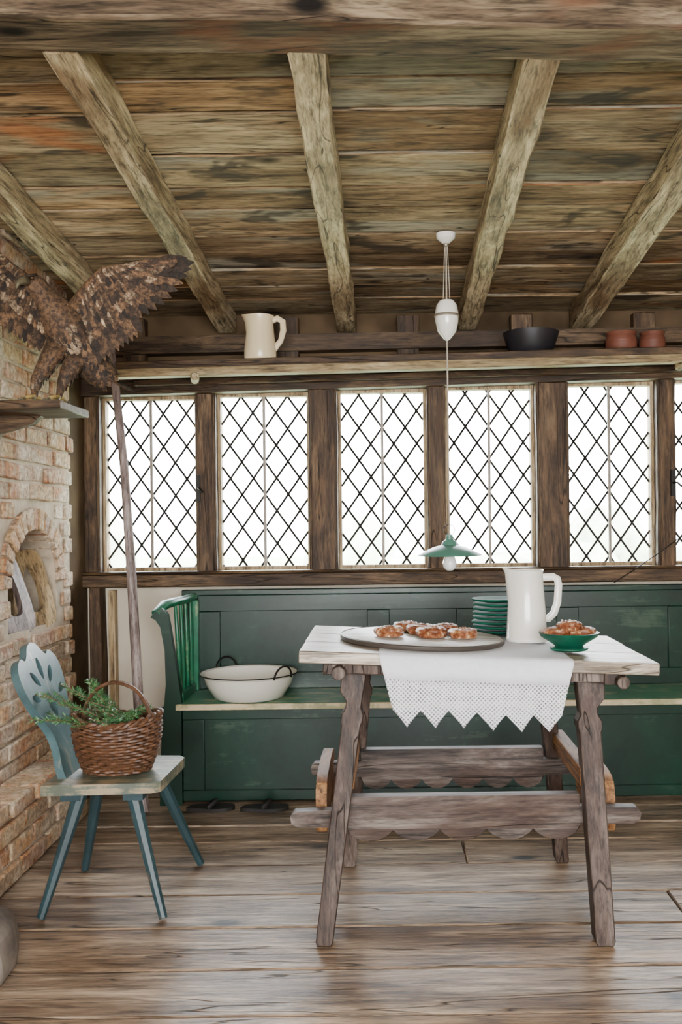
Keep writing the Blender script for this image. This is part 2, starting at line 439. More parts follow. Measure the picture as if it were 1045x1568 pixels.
# left lower corner post
mb=MB(); mb.rloft([(-1.335,4.15,0,.05,.09),(-1.33,4.15,.5,.055,.09),(-1.335,4.15,.875,.05,.09)],'oak')
mb.rloft([(-1.265,4.165,0,.03,.05),(-1.27,4.165,.86,.03,.05)],'framelt'); mb.build('trim_corner',.004,2)

# right wall and rear wall (with an opening added for the fill lamp)
mb=MB(); mb.box(XR,XR+.15,YF,YB+.14,0,2.44,'plaster'); mb.build('wall_right')
mb=MB()
mb.box(-1.75,-1.1,YF-.15,YF,0,2.44,'plaster'); mb.box(1.5,XR+.15,YF-.15,YF,0,2.44,'plaster')
mb.box(-1.1,1.5,YF-.15,YF,0,.7,'plaster'); mb.box(-1.1,1.5,YF-.15,YF,2.1,2.44,'plaster')
mb.build('wall_rear')

# brick wall left
mb=MB()
nc,nz0,nz1,nr=3.50,.765,.93,.235
arch=[(nc-nr,nz0),(nc+nr,nz0),(nc+nr,nz1)]+[(nc+nr*math.cos(t),nz1+.215*math.sin(t)) for t in [math.pi*i/14 for i in range(1,14)]]+[(nc-nr,nz1)]
vs,fs=filled([[(YF,0),(3.90,0),(3.90,2.44),(YF,2.44)],arch],.30)
mb.add(vs,fs,'mortar',YZ(-1.372-.15))
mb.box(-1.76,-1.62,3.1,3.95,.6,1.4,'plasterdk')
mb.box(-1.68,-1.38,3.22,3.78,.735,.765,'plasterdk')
mb.box(-1.68,-1.395,3.895,4.34,0,2.44,'plasterdk')
bh,ml=.060,.012
def inniche(y0,y1,z0,z1,mg=.0):
    for yy in (y0,(y0+y1)/2,y1):
        for zz in (z0,z1):
            if abs(yy-nc)<nr+mg and nz0-.0<zz<=nz1: return True
            if zz>nz1:
                if ((yy-nc)/(nr+.09))**2+((zz-nz1)/(.215+.09))**2<1: return True
    return False
row=0; z=.25
while z<2.42:
    y=3.915-(0.0 if row%2 else .03)
    first=True
    while y>.6:
        L=(.10 if (row%2 and first) else U(.19,.225)); first=False
        y0=y-L
        segs=[(y0+ml,y)]
        if inniche(y0+ml,y,z,z+bh):
            segs=[]
            for (a,b) in ((y0+ml,y0+ml+L*.5-ml),(y0+ml+L*.5,y)):
                if not inniche(a,b,z,z+bh): segs.append((a,b))
        for a,b in segs:
            xo=-1.36+U(-.007,.010)
            q=U(-.004,.004)
            mb.add([(-1.42,a,z+q),(xo,a,z+q),(xo,b,z-q),(-1.42,b,z-q),(-1.42,a,z+bh+q),(xo,a,z+bh+q),(xo,b,z+bh-q),(-1.42,b,z+bh-q)],
                   [(3,2,1,0),(4,5,6,7),(0,1,5,4),(1,2,6,5),(2,3,7,6),(3,0,4,7)],'brick')
        y=y0
    z+=bh+ml; row+=1
for i in range(15):   # arch voussoirs
    t=math.pi*(i+.5)/15; dt=math.pi/15*.42
    P=[]
    for rr in (0,.085):
        for tt in (t-dt,t+dt): P.append((nc+(nr+rr)*math.cos(tt),nz1+(.215+rr)*math.sin(tt)))
    a,b,c,d=P[0],P[1],P[3],P[2]; x0,x1=-1.48,-1.353+U(-.004,.004)
    mb.add([(x0,*a),(x0,*b),(x0,*c),(x0,*d),(x1,*a),(x1,*b),(x1,*c),(x1,*d)],[(0,1,2,3),(7,6,5,4),(0,4,5,1),(1,5,6,2),(2,6,7,3),(3,7,4,0)],'brick')
mb.build('wall_left',.006,2)
# hearth plinth
mb=MB(); mb.box(-1.35,-1.235,1.0,3.62,.0,.235,'mortar')
for rw in range(3):
    z=.006+rw*.072; y=3.63-(.1 if rw%2 else 0)
    while y>1.1:
        L=U(.19,.225); xo=-1.22+U(-.008,.008); mb.box(-1.30,xo,y-L+ml,y,z,z+bh,'brick'); y-=L
y=3.63
while y>1.1:
    L=U(.10,.115); mb.box(-1.345,-1.215+U(-.01,.01),y-L+.008,y,.222,.272+U(-.004,.004),'brick'); y-=L
mb.build('hearth_plinth',.007,2)
mb=MB()
ring=[(-1.19,2.22),(-1.06,2.20),(-.985,2.27),(-.99,2.38),(-1.02,2.47),(-1.19,2.53)]
vs=[];
for zz,s_ in ((0,1.0),(.05,1.02),(.11,.95),(.135,.8)):
    for (a,b) in ring: vs.append((-1.19+(a+1.19)*s_,2.37+(b-2.37)*s_,zz+U(-.006,.006)*(zz>0)))
fs=[tuple(range(6))[::-1]]+[(i*6+j,i*6+(j+1)%6,(i+1)*6+(j+1)%6,(i+1)*6+j) for i in range(3) for j in range(6)]+[tuple(18+j for j in range(6))]
mb.add(vs,fs,'stone'); mb.build('hearth_stone',.012,2)

# items in niche : wooden boards with slot handles
def slotboard(w,h):
    o=smooth_loop([(-w/2,0),(w/2,0),(w/2,h*.6),(w*.35,h*.95),(0,h),(-w*.35,h*.95),(-w/2,h*.6)],4)
    hl=smooth_loop([(-w*.2,h*.2),(w*.2,h*.2),(w*.22,h*.55),(0,h*.8),(-w*.22,h*.55)],4)
    return filled([o,hl],.022)
for (y,x,rz,w,h,lean,mk) in ((3.60,-1.40,62,.17,.30,.30,'framelt'),(3.41,-1.395,80,.20,.31,.34,'pole')):
    mb=MB(); vs,fs=slotboard(w,h)
    T=Matrix.Translation((x,y,.769))@Matrix.Rotation(math.radians(rz),4,'Z')@Matrix.Rotation(math.pi/2-lean*.8,4,'X')
    mb.add(vs,fs,mk,T); mb.build('carved_board',.003,2)

# ------------------------------------------------------------------ shelf
mb=MB()
def ptilt(z0,z1,y0,y1,k,a=-1.14,b=XR,t=.0155):
    vs=[(x,y,z+t*(x)) for z in (z0,z1) for y in (y0,y1) for x in (a,b)]
    mb.add(vs,[(0,2,3,1),(4,5,7,6),(0,1,5,4),(2,6,7,3),(0,4,6,2),(1,3,7,5)],k)
ptilt(1.828,1.862,3.815,4.13,'oakx'); ptilt(1.793,1.828,3.80,3.86,'shelflt'); ptilt(1.80,1.828,4.08,4.13,'oakx')
mb.tube([(-.815,3.86,1.77),(-.79,3.74,1.768)],.018,'joist',10)
mb.tube([(1.24,3.86,1.80),(1.28,3.74,1.81)],.018,'joist',10)
mb.build('wall_shelf',.004,2)
def zshelf(x): return 1.862+.0155*x+.001

def jug(name,c,prof,k,spout,handle,hr,rimk=None,flip=1):
    mb=MB(); top=max(p[1] for p in prof)
    def warp(p,t):
        f=max(0,(p.z-top*.72)/(top*.28)); q=max(0,math.cos(t-math.pi))**6
        p=p.copy(); p.x-=spout*f*q; p.z+=spout*.35*f*q; return p
    mb.lathe(prof,c,k,48,warp=warp)
    mb.tube([Vector(c)+Vector(p) for p in handle],hr,k,10,flat=1.5)
    o=mb.build(name); return o
x=-.541; jug('cream_pitcher',(x,3.90,zshelf(x)),[(.01,0),(.066,0),(.070,.008),(.068,.05),(.060,.12),(.056,.165),(.060,.192),(.056,.192),(.052,.165),(.055,.12),(.06,.02),(.001,.012)],'cream',.02,
    [(.052,0,.172),(.075,0,.182),(.098,0,.168),(.100,0,.13),(.088,0,.085),(.060,0,.05)],[.009,.009,.009,.009,.008,.009])
x=.63
mb=MB(); mb.lathe([(.01,0),(.075,0),(.10,.03),(.118,.085),(.122,.098),(.114,.098),(.108,.085),(.09,.035),(.001,.015)],(x,3.95,zshelf(x)),'dkbowl')
mb.build('black_bowl')
for x,r,h in ((1.02,.068,.085),(1.155,.055,.082)):
    mb=MB(); mb.lathe([(.01,0),(r*.8,0),(r,.02),(r*1.02,h*.6),(r*.9,h*.85),(r,h),(r*.9,h),(r*.8,h*.85),(r*.9,h*.4),(.001,.01)],(x,3.94,zshelf(x)),'redpot')
    mb.lathe([(r*1.025,h*.5),(r*1.04,h*.55),(r*1.025,h*.6)],(x,3.94,zshelf(x)),'redpot',caps=False)
    mb.build('earthenware_pot')

# ------------------------------------------------------------------ settle bench
mb=MB()
XA,XB=-.86,XR-.1
yf=3.76
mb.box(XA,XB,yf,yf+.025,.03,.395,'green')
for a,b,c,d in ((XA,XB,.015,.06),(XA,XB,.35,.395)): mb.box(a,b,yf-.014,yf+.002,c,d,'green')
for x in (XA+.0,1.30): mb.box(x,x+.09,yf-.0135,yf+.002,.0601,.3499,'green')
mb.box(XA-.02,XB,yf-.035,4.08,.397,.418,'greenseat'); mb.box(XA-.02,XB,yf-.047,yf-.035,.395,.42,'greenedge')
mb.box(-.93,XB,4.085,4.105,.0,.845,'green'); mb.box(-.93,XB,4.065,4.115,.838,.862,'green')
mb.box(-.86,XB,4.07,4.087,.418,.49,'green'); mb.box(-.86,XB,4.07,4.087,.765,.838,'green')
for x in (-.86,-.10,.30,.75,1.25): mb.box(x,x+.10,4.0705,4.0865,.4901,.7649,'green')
prof=[(-.955,0),(-.862,0),(-.862,.43),(-.874,.52),(-.892,.64),(-.905,.73),(-.915,.785),(-.938,.815),(-.968,.80),(-.985,.775),(-.965,.765),(-.945,.735),(-.928,.64),(-.925,.50),(-.935,.38),(-.95,.2)]
vs,fs=filled([prof],.035); mb.add(vs,fs,'green',XZ(3.755))
mb.box(-.955,-.925,3.77,4.09,0,.40,'green')
mb.tube([(-.965,3.745,.79),(-.94,3.80,.822),(-.915,3.88,.828),(-.89,3.97,.83),(-.875,4.06,.835)],[.022,.026,.025,.024,.022],'greenlt',10,flat=.75)
mb.rloft([(-.868,4.05,.42,.035,.035),(-.868,4.05,.82,.035,.035)],'greenlt')
mb.box(-.905,-.86,3.77,4.06,.42,.455,'greenlt')
for i in range(4):
    yy=3.82+i*.062; mb.tube([(-.883+.002*i,yy,.45),(-.890+.004*i,yy,.62),(-.90+.007*i,yy,.815)],[.008,.0105,.008],'greenlt',8)
mb.build('settle_bench',.003,2)

# basin on bench
mb=MB(); c=(-.600,3.858,.4195); SX,SY=.97,.93
mb.lathe([(.01,0),(.135,0),(.15,.006),(.185,.06),(.198,.096),(.210,.102),(.212,.106),(.208,.109),(.196,.105),(.181,.066),(.146,.014),(.001,.010)],c,'enamel',56,sx=SX,sy=SY)
mb.tube([Vector(c)+Vector((.2125*SX*math.cos(t),.2125*SY*math.sin(t),.1065)) for t in [2*math.pi*i/64 for i in range(64)]],.0028,'iron',6,closed=True)
C=Vector(c)
for a in (math.radians(128),math.radians(-38)):
    u=Vector((math.cos(a),math.sin(a),0)); w=Vector((-u.y,u.x,0))
    pts=[]
    for i in range(17):
        t=math.pi*i/16; pts.append(C+u*(.200+.008*math.sin(t))+w*(.050*math.cos(t))+Vector((0,0,.098+.052*math.sin(t))))
    mb.tube(pts,.0042,'iron',7)
mb.build('enamel_basin')

# sandals on floor in front of bench
for (x,y) in ((-.74,3.68),(-.52,3.67)):
    mb=MB(); vs,fs=filled([smooth_loop([(-.09,-.02),(-.03,-.033),(.05,-.04),(.10,-.01),(.09,.03),(.02,.035),(-.06,.028)],5)],.014)
    mb.add(vs,fs,'leather',Matrix.Translation((x,y,.008)))
    mb.tube([(x+.0,y-.033,.016),(x+.02,y-.02,.030),(x+.03,y,.036),(x+.02,y+.02,.030),(x,y+.033,.016)],.007,'leather',8,flat=1.6)
    mb.build('leather_sandal',.004,2)

# ------------------------------------------------------------------ table
def zt(x): return .805-(x+.255)*.048
TT=Matrix.Translation((.245,2.81,zt(.245)))@Matrix.Rotation(math.atan(.048),4,'Y')
mb=MB()
ys=[-.31,-.11,.09,.31]
for a,b in zip(ys,ys[1:]):
    mb.box(-.5+U(-.004,.004),.5+U(-.004,.004),a+.0018,b-.0018,-.034,0,'top',TT)
for xx in (-.40,.385): mb.box(xx-.03,xx+.03,-.285,.285,-.068,-.036,'table',TT)
mb.box(-.40,.385,-.27,-.245,-.066,-.038,'table',TT)
mb.tube([TT@Vector((-.385,-.318,-.058)),TT@Vector((-.385,-.25,-.058))],.02,'table',10)
mb.tube([TT@Vector((.40,-.318,-.056)),TT@Vector((.40,-.25,-.056))],.018,'table',10)
def leg(top,foot,wt,wb,dy,hook):
    secs=[]
    for f,k in ((0,.82),(.015,1),(.30,1),(.55,1),(.76,1.0),(.775,1.16),(.80,1.16),(.825,.82),(.85,.84),(.885,1.22),(.94,1.28),(1.0,1.28)):
        x=foot[0]+(top[0]-foot[0])*f; y=foot[1]+(top[1]-foot[1])*f; z=top[2]*f
        w=(wb+(wt-wb)*f)*k
        secs.append((x+(hook*.010 if f>=.87 else 0),y,z,w,dy))
    mb.rloft(secs,'table')
leg((-.088,2.62,.765),(-.190,2.505,0),.056,.048,.058,-1)
leg((.560,2.62,.733),(.576,2.485,0),.062,.054,.058,1)
leg((-.075,2.98,.765),(-.145,3.07,0),.055,.045,.05,-1)
leg((.50,2.98,.733),(.574,3.085,0),.055,.045,.05,1)
def stretcher(x0,x1,xa,xb,z0,z1,y,nl,k,th=.036):
    zm=(z0+z1)/2; o=[(x0+.012,zm+.022),(x0,zm+.008),(x0+.004,zm-.012),(x0+.02,zm-.022),(xa,zm-.024)]
    amp=.034; n=nl*10
    for i in range(n+1):
        t=i/n; o.append((xa+(xb-xa)*t, z0+amp-amp*abs(math.sin(math.pi*nl*t))**.62))
    o+=[(xb,zm-.024),(x1-.02,zm-.022),(x1-.004,zm-.012),(x1,zm+.008),(x1-.012,zm+.024),(xb,zm+.026),(xb,z1),(xa,z1),(xa,zm+.026)]
    vs,fs=filled([o],th); mb.add(vs,fs,k,XZ(y))
stretcher(-.29,.71,-.13,.535,.250,.376,2.60,5,'tablex')
stretcher(-.265,.69,-.10,.50,.280,.410,3.0,6,'tablex')
for xx,z0 in ((-.205,.25),(.635,.245)):
    o=smooth_loop([(2.64,z0+.05),(2.66,z0+.0),(2.74,z0+.02),(2.82,z0+.035),(2.90,z0+.02),(3.03,z0),(3.05,z0+.06),(3.03,z0+.15),(2.9,z0+.17),(2.78,z0+.165),(2.66,z0+.145)],4)
    vs,fs=filled([o],.032); mb.add(vs,fs,'tableor',YZ(xx))
for xx,zz in ((-.125,.40),(.555,.40)):
    mb.box(xx-.02,xx+.02,2.575,3.04,zz,zz+.055,'tableor')
mb.build('trestle_table',.003,2,angle=25)

# runner
mb=MB()
ra,rb=-.03,.505; yF=2.495; nx=72
vs=[];fs=[]
rowsY=[3.10,2.95,2.8,2.65,2.52,2.502]
hang=[.0,.03,.06,.09,.12]
def cl(x,d):
    return -.010*d/.12*math.sin((x-ra)*22)-.004-.010*(d/.12)
cols=[ra+(rb-ra)*i/nx for i in range(nx+1)]
grid=[]
for yy in rowsY: grid.append([(x,yy,zt(x)+.0025) for x in cols])
for d in hang:
    dd=d+.006
    grid.append([(x+(-.5+i/nx)*-(.06)*d/.12+ .002*math.sin(i*.5)*d/.12,yF-.006+cl(x,d),zt(x)-dd) for i,x in enumerate(cols)])
n=nx+1
for rw in grid: vs+=rw
for r_ in range(len(grid)-1):
    for i in range(nx): fs.append((r_*n+i,r_*n+i+1,(r_+1)*n+i+1,(r_+1)*n+i))
nl_=len(rowsY)+2
mb.add(vs,[f for k,f in enumerate(fs) if k//nx<nl_],'linen')
base=grid[nl_]
lv=[];lf=[]
last=grid[-1]; steps=6; pts_n=6
for q in range(steps+1):
    for i,x in enumerate(cols):
        tt=(i/nx*pts_n)%1.0; tri=1-abs(tt*2-1)
        if i==nx: tri=0
        L=.022+.046*tri
        b=base[i]; e=last[i]
        full=(b[2]-e[2])+L; f=q/steps
        lv.append((b[0]+(e[0]-b[0])*f*1.3,b[1]+(e[1]-b[1])*min(1,f*1.3),b[2]-full*f))
for q in range(steps):
    for i in range(nx): lf.append((q*n+i,q*n+i+1,(q+1)*n+i+1,(q+1)*n+i))
mb.add(lv,lf,'lace')
o=mb.build('table_runner',angle=180)
sm=o.modifiers.new('sol','SOLIDIFY'); sm.thickness=.0012; sm.offset=1

# serving board with buns
px,py=.10,2.795
TP=Matrix.Translation((px,py,zt(px)+.0045))@Matrix.Rotation(math.atan(.048),4,'Y')
mb=MB(); mb.lathe([(.01,0),(.245,0),(.250,.004),(.250,.010),(.246,.013),(.001,.013)],(0,0,0),'board',64,TP)
mb.lathe([(.2505,.000),(.2525,.003),(.2525,.012),(.248,.0145)],(0,0,0),'rim',64,TP,caps=False)
mb.build('serving_board')
def bun(mb,c,r,h=.028):
    pts=[];rad=[]
    turns=2.6; N=46
    for i in range(N):
        f=i/(N-1); a=f*turns*2*math.pi; rr=r*.12+(r*.75)*f
        pts.append((c[0]+rr*math.cos(a),c[1]+rr*math.sin(a),c[2]+h*.5+h*.12*(1-f)+U(-.001,.001))); rad.append(r*.24*(1+.12*math.sin(i*2.1)))
    mb.tube(pts,rad,'bun',8,flat=1.15)
    mb.lathe([(.001,0),(r*.9,.001),(r*.97,h*.35),(r*.8,h*.7),(.001,h*.75)],c,'bun',24)
    for i in range(12):
        a=U(0,6.28); rr=U(0,r*.8); mb.ball((c[0]+rr*math.cos(a),c[1]+rr*math.sin(a),c[2]+h*.82+U(0,.003)),U(.002,.005),'icing',6,(1,1,.5))
for (bx,by,r) in ((.0,2.745,.045),(.10,2.83,.045),(.130,2.755,.047),(.055,2.90,.04),(.225,2.765,.044),(.18,2.885,.04)):
    mb=MB(); lx=bx; bun(mb,(bx,by,zt(bx)+.020),r,.03); mb.build('iced_bun')

# enamel jug
x=.432; jug('enamel_jug',(x,2.86,zt(x)+.006),[(.01,0),(.064,0),(.066,.004),(.066,.010),(.064,.013),(.058,.12),(.052,.208),(.055,.222),(.052,.224),(.049,.208),(.055,.12),(.061,.015),(.001,.01)],'white',.020,
    [(.052,0,.198),(.085,0,.200),(.098,0,.193),(.102,0,.175),(.098,0,.12),(.086,0,.085),(.068,0,.068),(.056,0,.07)],[.008]*8)
# stack of plates
mb=MB(); x=.365; z=zt(x)+.008
for i in range(8):
    xo=U(-.005,.005); rr=U(-.003,.002)
    mb.lathe([(.005,0),(.045,0),(.055,.002),(.082+rr,.0055),(.0868+rr,.008),(.0872+rr,.0105),(.0868+rr,.0128),(.083+rr,.0130),(.055,.007),(.001,.006)],(x+xo,3.02+U(-.003,.003),z+i*.0148),'greenplate',40)
mb.build('plate_stack')
# footed bowl with pastries
x=.525;yb=2.66; z=zt(x)+.008
mb=MB(); mb.lathe([(.01,0),(.05,0),(.056,.004),(.056,.008),(.04,.012),(.05,.02),(.082,.040),(.088,.052),(.084,.053),(.074,.042),(.04,.026),(.001,.022)],(x,yb,z),'greenglz',44)
mb.build('footed_bowl')
mb=MB()
for dx,dy,dz,r in ((-.035,-.01,.040,.045),(.035,-.015,.042,.042),(.0,.04,.04,.042),(.0,-.02,.062,.036)):
    bun(mb,(x+dx,yb+dy,z+dz-.002),r,.03)
mb.build('pastry_pile')

# ------------------------------------------------------------------ chair
mb=MB(); zs=.385
seat=[(-1.045,2.70),(-.72,2.715),(-.695,2.735),(-.685,3.01),(-.705,3.035),(-1.03,3.05)]
vs,fs=filled([seat],.032); mb.add(vs,fs,'chairseat',Matrix.Translation((0,0,zs-.016)))
for x in (-.97,-.78): mb.box(x-.03,x+.03,2.735,3.015,zs-.058,zs-.0325,'chair')
for t,f in (((-.945,2.765),(-1.035,2.665)),((-.79,2.765),(-.672,2.655)),((-.957,2.985),(-1.03,3.04)),((-.775,2.985),(-.65,3.08))):
    P=[(t[0]+(f[0]-t[0])*q,t[1]+(f[1]-t[1])*q,.352*(1-q)+.0) for q in (0,.3,.7,1)]
    P[-1]=(f[0],f[1],.006)
    mb.tube(P,[.023,.020,.0155,.013],'chair',8)
hw=[(-.06,.10),(.0,.105),(.04,.10),(.09,.078),(.14,.082),(.19,.112),(.25,.145),(.30,.160),(.345,.158),(.375,.135),(.385,.105),(.375,.085),(.39,.06),(.415,.035),(.425,0)]
ol=[(w,v) for v,w in hw]+[(-w,v) for v,w in hw[::-1][1:]]
def tear(cx,cy,l,w,a):
    pts=[(0,0),(w,l*.45),(w*.7,l*.85),(0,l),(-w*.7,l*.85),(-w,l*.45)]
    ca,sa=math.cos(a),math.sin(a); return smooth_loop([(cx+p*ca-q*sa,cy+p*sa+q*ca) for p,q in pts],4)
holes=[tear(0,.30,.075,.016,0),tear(.035,.285,.07,.014,-.75),tear(-.035,.285,.07,.014,.75),tear(.075,.245,.055,.012,-1.2),tear(-.075,.245,.055,.012,1.2),
       smooth_loop([(0,.175),(.03,.215),(.02,.235),(0,.225),(-.02,.235),(-.03,.215)],4)]
vs,fs=filled([smooth_loop(ol,3)]+holes,.024)
Bk=Matrix.Translation((-1.005,2.875,zs))@Matrix.Rotation(math.radians(-20),4,'Y')@YZ(0)
mb.add(vs,fs,'chairback',Bk)
mb.build('painted_chair',.004,2)

# basket
mb=MB(); C=Vector((-.862,2.86,zs+.002)); H=.15
def brad(z):
    f=z/H; return (.098+.036*math.sin(min(1,f*1.05)*1.75),.078+.028*math.sin(min(1,f*1.05)*1.75))
def rimz(t,f): return .022*f*f*(math.cos(t)**2)
rows=17;ns=96
for i in range(rows):
    z=.006+H*i/(rows-1)*.97; a,b=brad(z); pts=[]
    for j in range(ns):
        t=2*math.pi*j/ns; w=.0045*math.sin(t*16+math.pi*i)
        pts.append(C+Vector(((a+w)*math.cos(t),(b+w)*math.sin(t),z+rimz(t,z/H))))
    mb.tube(pts,.0052,'wick',6,closed=True)
for kk in (0,1):
    pts=[]
    for j in range(ns):
        t=2*math.pi*j/ns; a,b=brad(H); ph=t*14+kk*math.pi
        pts.append(C+Vector(((a+.006*math.cos(ph))*math.cos(t),(b+.006*math.cos(ph))*math.sin(t),H+.006+rimz(t,1)+.006*math.sin(ph))))
    mb.tube(pts,.0065,'wick',6,closed=True)
for j in range(32):
    t=2*math.pi*j/32; mb.tube([C+Vector((brad(z)[0]*math.cos(t),brad(z)[1]*math.sin(t),z+rimz(t,z/H)))for z in (0.003,.03,.06,.09,.12,.15)],.003,'wick',5)
mb.lathe([(.01,.002)]+[(brad(z)[0]-.007,z) for z in (.002,.03,.06,.09,.13)]+[(brad(.13)[0]-.010,.13),(.09,.01),(.001,.01)],C,'wickin',40,sx=1,sy=.79)
for off in (-.006,.006):
    pts=[]
    for i in range(21):
        t=math.pi*i/20; q=.0045*math.sin(i*1.3+(0 if off<0 else math.pi))
        pts.append(C+Vector((.120*math.cos(t)*(1-.05*math.sin(t)),-.03*math.cos(t)+q+off*.5,.12+.155*math.sin(t)**.8)))
    mb.tube(pts,.0058,'wick',7)
mb.build('wicker_basket')
# fir branches
mb=MB()
def needles(p0,p1,n,L):
    p0=Vector(p0);p1=Vector(p1);d=(p1-p0); dn=d.normalized()
    a=dn.cross(Vector((0,0,1))).normalized(); b=dn.cross(a)
    mb.tube([p0,p1],[.0025,.0012],'twig',5)
    for i in range(n):
        t=i/n; ang=U(0,6.28); side=(a*math.cos(ang)+b*math.sin(ang)*.6)
        q=p0+d*t; e=q+(dn*.55+side).normalized()*L*U(.85,1.1)*(1-.35*t)
        w=(e-q).cross(Vector((U(-1,1),U(-1,1),U(-1,1)))).normalized()*.0011
        m=q+(e-q)*.5
        mb.add([q-w*.8,m-w,e,m+w,q+w*.8],[(0,1,2,3,4)],'needle')
def branch(p0,p1,nt,tl):
    p0=Vector(p0);p1=Vector(p1);d=p1-p0;dn=d.normalized(); sag=Vector((0,0,.02))
    mid=(p0+p1)/2+sag; N=10; P=[]
    for i in range(N+1):
        t=i/N; P.append(p0*(1-t)**2+mid*2*t*(1-t)+p1*t*t)
    for i in range(N): needles(P[i],P[i+1],26,.022)
    side=dn.cross(Vector((0,0,1))).normalized()
    for i in range(nt):
        t=.15+.75*i/nt; q=P[int(t*N)]; s_=1 if i%2 else -1
        e=q+(dn*.8+side*s_*.7+Vector((0,0,U(-.10,.35)))).normalized()*tl*(1.1-.75*t)
        needles(q,e,62,.020)
bc=C+Vector((0,0,.14))
branch(bc+Vector((.05,-.01,-.02)),bc+Vector((-.25,-.09,.125)),7,.13)
branch(bc+Vector((.06,-.03,-.02)),bc+Vector((-.22,-.14,.05)),6,.11)
branch(bc+Vector((.06,.03,-.02)),bc+Vector((-.20,.06,.12)),6,.11)
branch(bc+Vector((-.04,.0,-.03)),bc+Vector((.11,-.02,.06)),6,.09)
branch(bc+Vector((-.06,-.03,-.02)),bc+Vector((.08,-.075,.045)),6,.09)
branch(bc+Vector((.0,.04,-.02)),bc+Vector((-.10,.03,.14)),6,.09)
mb.build('fir_branches',angle=180)

# pole
mb=MB(); mb.tube([(-1.0,3.66,0.002),(-1.03,3.70,.5),(-1.062,3.745,.95),(-1.10,3.79,1.4),(-1.145,3.83,1.75),(-1.172,3.85,1.96)],[.021,.021,.020,.018,.017,.016],'pole',12)
mb.tube([(-1.172,3.85,1.955),(-1.19,3.84,2.0),(-1.225,3.82,2.02),(-1.25,3.80,1.99)],[.016,.014,.012,.008],'pole',10)
mb.build('shepherds_crook')

# ------------------------------------------------------------------ eagle and perch
mb=MB(); mb.box(-1.345,-1.03,2.86,3.14,1.528,1.555,'oakx')
vs,fs=filled([[(-1.345,1.40),(-1.345,1.528),(-1.16,1.528),(-1.19,1.50),(-1.30,1.47),(-1.33,1.42)]],.03); mb.add(vs,fs,'oakx',XZ(3.06))
mb.build('perch_shelf',.004,2)

mb=MB()
def feather(base,d,nrm,L,w,k,curl=.12):
    base=Vector(base); d=Vector(d).normalized(); nrm=Vector(nrm); nrm=(nrm-d*nrm.dot(d)).normalized(); s_=d.cross(nrm)
    prof=[(0,.18),(.15,.62),(.4,.95),(.7,1.0),(.88,.72),(1,.06)]
    vs=[]
    for f,ww in prof:
        c=base+d*L*f-nrm*curl*L*f*f
        vs+=[c-s_*w*.5*ww-nrm*w*.10*ww,c,c+s_*w*.5*ww-nrm*w*.10*ww]
    fs=[]
    for i in range(5):
        for j in range(2): fs.append((3*i+j,3*i+j+1,3*i+4+j,3*i+3+j))
    mb.add(vs,fs,k)
spine=[(Vector((-.955,3.05,1.665)),.030),(Vector((-.985,3.03,1.70)),.052),(Vector((-1.025,3.0,1.755)),.070),(Vector((-1.055,2.975,1.815)),.074),(Vector((-1.085,2.95,1.865)),.055),(Vector((-1.105,2.925,1.90)),.038),(Vector((-1.12,2.90,1.93)),.034),(Vector((-1.128,2.885,1.95)),.020)]
mb.tube([p for p,_ in spine],[r for _,r in spine],'fmid',16)
def sample(t):
    x=t*(len(spine)-1); i=min(int(x),len(spine)-2); f=x-i
    return spine[i][0].lerp(spine[i+1][0],f),spine[i][1]*(1-f)+spine[i+1][1]*f,(spine[i+1][0]-spine[i][0]).normalized()
for i in range(52):
    t=.98-.94*i/51; p,r,d=sample(t)
    a=d.cross(Vector((0,1,0))).normalized(); b=d.cross(a)
    n=int(9+r*190)
    for j in range(n):
        an=2*math.pi*(j+.5*(i%2))/n+U(-.15,.15); o=a*math.cos(an)+b*math.sin(an)
        sz=(.015+.013*(1-t))*U(.8,1.25)
        k='flight' if (R()<.34 and .3<t<.7 and o.y<0) else ('fdark' if R()<.45 else 'fmid')
        feather(p+o*r*.98,-d+o*.12,o,sz*1.9,sz*.8,k,.1)
hd=Vector((-1.128,2.888,1.935))
bdir=Vector((-.40,-.85,-.22)).normalized()
mb.tube([hd+bdir*.016,hd+bdir*.038+Vector((0,0,.002)),hd+bdir*.055+Vector((0,0,-.006)),hd+bdir*.060+Vector((0,0,-.022))],[.016,.0125,.008,.0015],'horn',10)
for s_ in (1,-1):
    sd=bdir.cross(Vector((0,0,1))).normalized()*s_
    mb.ball(hd+bdir*.020+sd*.026+Vector((0,0,.008)),.0065,'eye',10)
    mb.tube([hd+bdir*.004+sd*.028+Vector((0,0,.018)),hd+bdir*.034+sd*.016+Vector((0,0,.016))],[.005,.004],'fdark',6)
for hip,ank,ft in (((-1.07,2.96,1.74),(-1.135,2.935,1.625),(-1.138,2.93,1.572)),((-1.01,2.98,1.715),(-1.055,2.955,1.625),(-1.065,2.945,1.572))):
    hip,ank,ft=map(Vector,(hip,ank,ft))
    mb.tube([hip,hip.lerp(ank,.5),ank,ft],[.040,.030,.017,.009],'fmid',12)
    for i in range(110):
        t=U(0,1.0); p=hip.lerp(ank,t); an=U(0,6.28); o=Vector((math.cos(an),math.sin(an),0))
        feather(p+o*(.040-.023*t)*.9,Vector((0,0,-1))+(ank-hip)*2+o*.1,o,.032,.012,'fdark' if R()<.45 else ('flight' if R()<.2 else 'fmid'))
    for an in (200,245,290,70):
        a=math.radians(an); u=Vector((math.cos(a),math.sin(a),0))
        mb.tube([ft,ft+u*.02+Vector((0,0,.002)),ft+u*.038+Vector((0,0,-.006))],[.008,.0065,.005],'yel',7)
        mb.tube([ft+u*.038+Vector((0,0,-.006)),ft+u*.047+Vector((0,0,-.007)),ft+u*.054+Vector((0,0,-.0145))],[.005,.0035,.0006],'horn',6)
